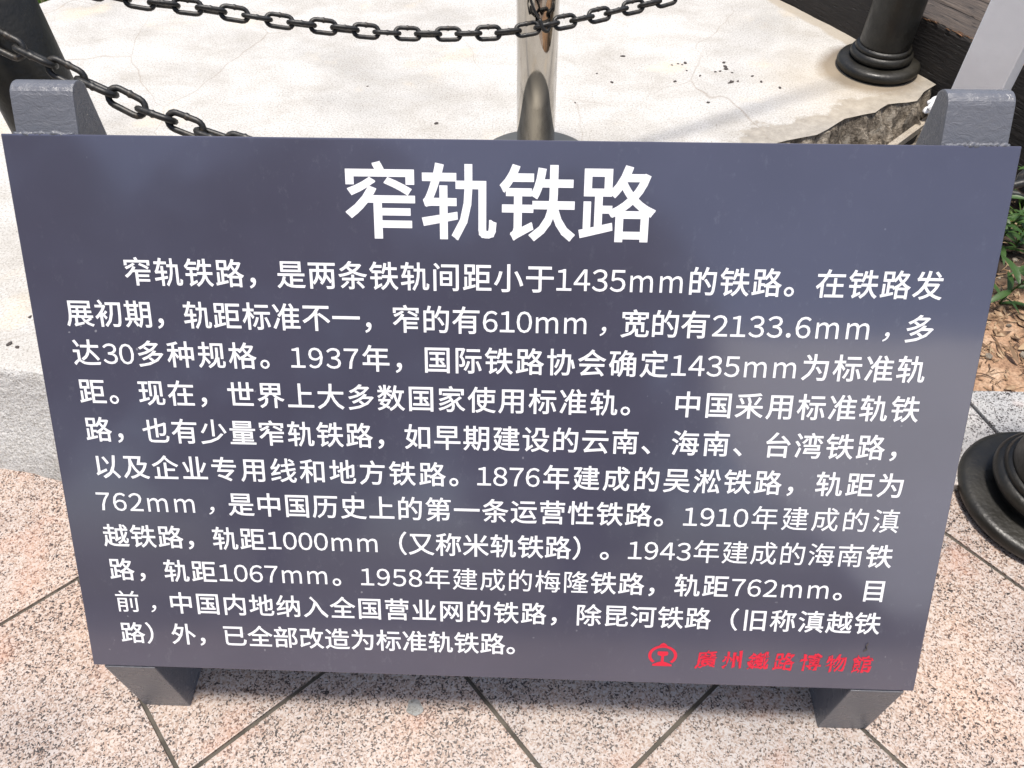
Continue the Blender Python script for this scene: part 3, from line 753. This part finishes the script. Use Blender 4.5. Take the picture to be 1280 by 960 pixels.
# lettering
fc = bpy.data.curves.new('glyph', 'FONT'); fo = bpy.data.objects.new('glyph', fc); COL.objects.link(fo)
fc.resolution_u = 3; cache = {}
def glyph(ch, offv):
    key = (ch, offv)
    if key not in cache:
        body = chr(ord(ch)+0xFEE0) if '!' <= ch <= '~' else ch
        fc.body = body; fc.size = 1
        dg = bpy.context.evaluated_depsgraph_get(); dg.update()
        e = fo.evaluated_get(dg); me = e.to_mesh()
        bm = bmesh.new(); bm.from_mesh(me); bmesh.ops.triangulate(bm, faces=bm.faces[:]); e.to_mesh_clear()
        bmesh.ops.remove_doubles(bm, verts=bm.verts[:], dist=1e-4)
        vv = [Vector((q.co.x, q.co.y)) for q in bm.verts]; bm.verts.index_update()
        ff = [[q.index for q in p_.verts] for p_ in bm.faces]
        for ed in bm.edges:            # thicken every outline edge into a small bar
            if len(ed.link_faces) != 1: continue
            p0, p1 = Vector(ed.verts[0].co.xy), Vector(ed.verts[1].co.xy); d = p1-p0
            if d.length < 1e-5: continue
            d.normalize(); n_ = Vector((-d.y, d.x))*offv; x_ = d*offv*.9 if (p1-p0).length > .03 else d*offv*.35; k = len(vv)
            vv += [p0-x_-n_, p1+x_-n_, p1+x_+n_, p0-x_+n_]; ff.append([k, k+1, k+2, k+3])
        bm.free()
        r = delaunay_2d_cdt(vv, [], ff, 0, 1e-5)
        TV = np.array([(q.x, q.y) for q in r[0]]); TF = np.array([tuple(q) for q in r[2]])
        cen = TV[TF].mean(axis=1); keep = np.zeros(len(TF), bool)
        for q in ff:                    # keep a triangle when its centre lies in any source polygon
            pts_ = np.array([tuple(vv[i]) for i in q]); nx_ = np.roll(pts_, -1, axis=0); e_ = nx_-pts_
            cr_ = e_[None, :, 0]*(cen[:, None, 1]-pts_[None, :, 1])-e_[None, :, 1]*(cen[:, None, 0]-pts_[None, :, 0])
            keep |= (cr_ >= 0).all(axis=1) | (cr_ <= 0).all(axis=1)
        vv = [tuple(q) for q in TV.tolist()]; ff = [tuple(q) for q in TF[keep].tolist()]
        cache[key] = (vv, ff, min(q[0] for q in vv), max(q[0] for q in vv), min(q[1] for q in vv), max(q[1] for q in vv))
    return cache[key]
class Txt:
    def __init__(s): s.v = []; s.f = []
    def add(s, ch, u, vv, em, offv, sx=1., shear=0, rot=0, mode='cjk', rough=0):
        """u,vv = cell centre on the panel (v downwards)"""
        V_, F_, x0, x1, y0, y1 = glyph(ch, offv)
        b = len(s.v); cx = .5 if mode == 'cjk' else (x0+x1)/2; cy = .38
        for k, (x, y) in enumerate(V_):
            px = (x-cx)*em*sx; py = (y-cy)*em
            if rough:
                px += rough*em*noise.noise(Vector((x*9, y*9, ord(ch) % 97))); py += rough*em*noise.noise(Vector((x*9+50, y*9, ord(ch) % 89)))
            px += shear*py; c_, s_ = math.cos(rot), math.sin(rot)
            px, py = px*c_-py*s_, px*s_+py*c_
            s.v.append((u+px, vv-py, TH/2+.0004))
        s.f += [tuple(b+i for i in q) for q in F_]
    def build(s, name, mat): return from_data(name, s.v, s.f, mat, panel)
adv = {'m': 1.52, '.': .5}
LINES = [
(0.1622, [('窄轨铁路，是两条铁轨间距小于', 0.1244, 0.6686), ('1435mm', 0.6676, 0.8299), ('的铁路。', 0.8299, 0.9867), ('在铁路发', 0.9858, 1.1431)]),
(0.2166, [('展初期，轨距标准不一，窄的有', 0.0419, 0.5765), ('610mm', 0.5765, 0.7133), ('‚宽的有', 0.7133, 0.864), ('2133.6mm', 0.864, 1.0655), ('‚', 1.0655, 1.1027), ('多', 1.1027, 1.1409)]),
(0.2690, [('达', 0.0417, 0.0819), ('30', 0.0819, 0.1262), ('多种规格。', 0.1262, 0.3273), ('1937', 0.3273, 0.4208), ('年，国际铁路协会确定', 0.4208, 0.817), ('1435mm', 0.817, 0.9812), ('为标准轨', 0.9812, 1.1399)]),
(0.3220, [('距。现在，世界上大多数国家使用标准轨。', 0.0419, 0.7952), ('中国采用标准轨铁', 0.824, 1.1409)]),
(0.3754, [('路，也有少量窄轨铁路，如早期建设的云南、', 0.0423, 0.8248), ('海南、台湾铁路，', 0.8248, 1.1458)]),
(0.4289, [('以及企业专用线和地方铁路。', 0.0451, 0.5712), ('1876', 0.569, 0.6571), ('年建成的吴淞铁路，', 0.6571, 1.0187), ('轨距为', 1.0187, 1.1401)]),
(0.4809, [('762mm', 0.0413, 0.1858), ('‚', 0.1858, 0.226), ('是中国历史上的第一条运营性铁路。', 0.226, 0.8485), ('1910', 0.8485, 0.9397), ('年建成的滇', 0.9397, 1.1417)]),
(0.5342, [('越铁路，轨距', 0.0437, 0.2761), ('1000mm', 0.2761, 0.4365), ('（又称米轨铁路）。', 0.4365, 0.7772), ('1943', 0.7772, 0.8669), ('年建成的海南铁', 0.8669, 1.1397)]),
(0.5877, [('路，轨距', 0.0441, 0.2019), ('1067mm', 0.2019, 0.3629), ('。', 0.3629, 0.4038), ('1958', 0.4038, 0.4955), ('年建成的梅隆铁路，', 0.4955, 0.8447), ('轨距', 0.8447, 0.9233), ('762mm', 0.9233, 1.0641), ('。', 1.0641, 1.1035), ('目', 1.1035, 1.1396)]),
(0.6401, [('前‚中国内地纳入全国营业网的铁路，', 0.0457, 0.7097), ('除昆河铁路（', 0.7097, 0.9416), ('旧称滇越铁', 0.9439, 1.1398)]),
(0.6924, [('路）外，已全部改造为标准轨铁路。', 0.0468, 0.6495)]),
]
EM = .0375
T = Txt()
for k, ch in enumerate('窄轨铁路'):
    u0, u1 = .4065, .7874; T.add(ch, u0+(u1-u0)*(k+.5)/4, .0712, .0945, .016)
T.build('title_lettering', white_ink)
# runs printed in the lighter weight
light = {(8, 4): '年建成的梅隆', (6, 4): '年建成的滇', (7, 4): '年建成的海南', (9, 0): '前'}
for li, (v_, chunks) in enumerate(LINES):
    T = Txt()
    for ci, (s_, u0, u1) in enumerate(chunks):
        num = s_[0].isdigit()
        if num:
            ws = [adv.get(c_, .92) for c_ in s_]; tot = sum(ws); x = u0+.0005
            for c_, w_ in zip(s_, ws):
                d = (u1-u0-.001)*w_/tot
                T.add(c_, x+d/2, v_+.0006, EM*(.96 if c_ != 'm' else .98), .005, .97 if c_ != 'm' else .88, mode='mid'); x += d
        else:
            for k, c_ in enumerate(s_):
                uc = u0+(u1-u0)*(k+.5)/len(s_)
                lt = (li, ci) in light and k < len(light[(li, ci)])
                if c_ == '‚': T.add('，', uc+.009, v_, EM*.92, .003, shear=.15)
                else: T.add(c_, uc, v_, EM, .003 if lt else .0105)
    T.build('text_line', white_ink)
# red museum name in brush-like lettering
T = Txt()
for ch, a, b in (('廣', .8868, .9153), ('州', .9267, .9505), ('鐵', .9610, .9894), ('路', .9963, 1.0280), ('博', 1.0385, 1.0611), ('物', 1.0723, 1.0994), ('館', 1.1087, 1.1368)):
    T.add(ch, (a+b)/2, .7075, .0300, .014, 1.02, .14, .09, rough=.09)
T.build('museum_name', red_ink)
# railway emblem
T = Txt(); zz = TH/2+.0004; ecx, ecy = .8382, .7035
def ring_arc(cx, cy, r0, r1, a0, a1, sx=1., n=40):
    b = len(T.v)
    for k in range(n+1):
        a = a0+(a1-a0)*k/n
        for r in (r0, r1): T.v.append((cx+math.cos(a)*r*sx, cy-math.sin(a)*r, zz))
    for k in range(n): T.f.append((b+2*k, b+2*k+1, b+2*k+3, b+2*k+2))
def polyf(pts):
    b = len(T.v); T.v.extend([(ecx+x, ecy-y, zz) for x, y in pts]); T.f.append(tuple(range(b, b+len(pts))))
ring_arc(ecx, ecy, .0132, .0170, math.radians(-48), math.radians(228), 1.22)
polyf([(-.0065, .0160), (-.0035, .0195), (0, .0215), (.0035, .0195), (.0065, .0160)])
polyf([(-.0078, .0045), (-.0068, .0070), (.0068, .0070), (.0078, .0045), (.0072, .001), (.0022, -.001), (-.0022, -.001), (-.0072, .001)])
T.v  # rail web and foot sit below the head, edges touching
polyf([(-.0020, -.001), (.0020, -.001), (.0022, -.0105), (-.0022, -.0105)])
polyf([(-.0040, -.0105), (.0040, -.0105), (.0140, -.0148), (.0140, -.0178), (-.0140, -.0178), (-.0140, -.0148)])
T.build('railway_emblem', red_ink)
bpy.data.objects.remove(fo)
# small mark above the museum name
v, f = tube([(1.126, .672, TH/2+.001), (1.123, .676, TH/2+.002), (1.125, .681, TH/2+.002), (1.121, .685, TH/2+.001)], .0008, 6)
from_data('scratch_mark', v, f, crumb_m, panel)
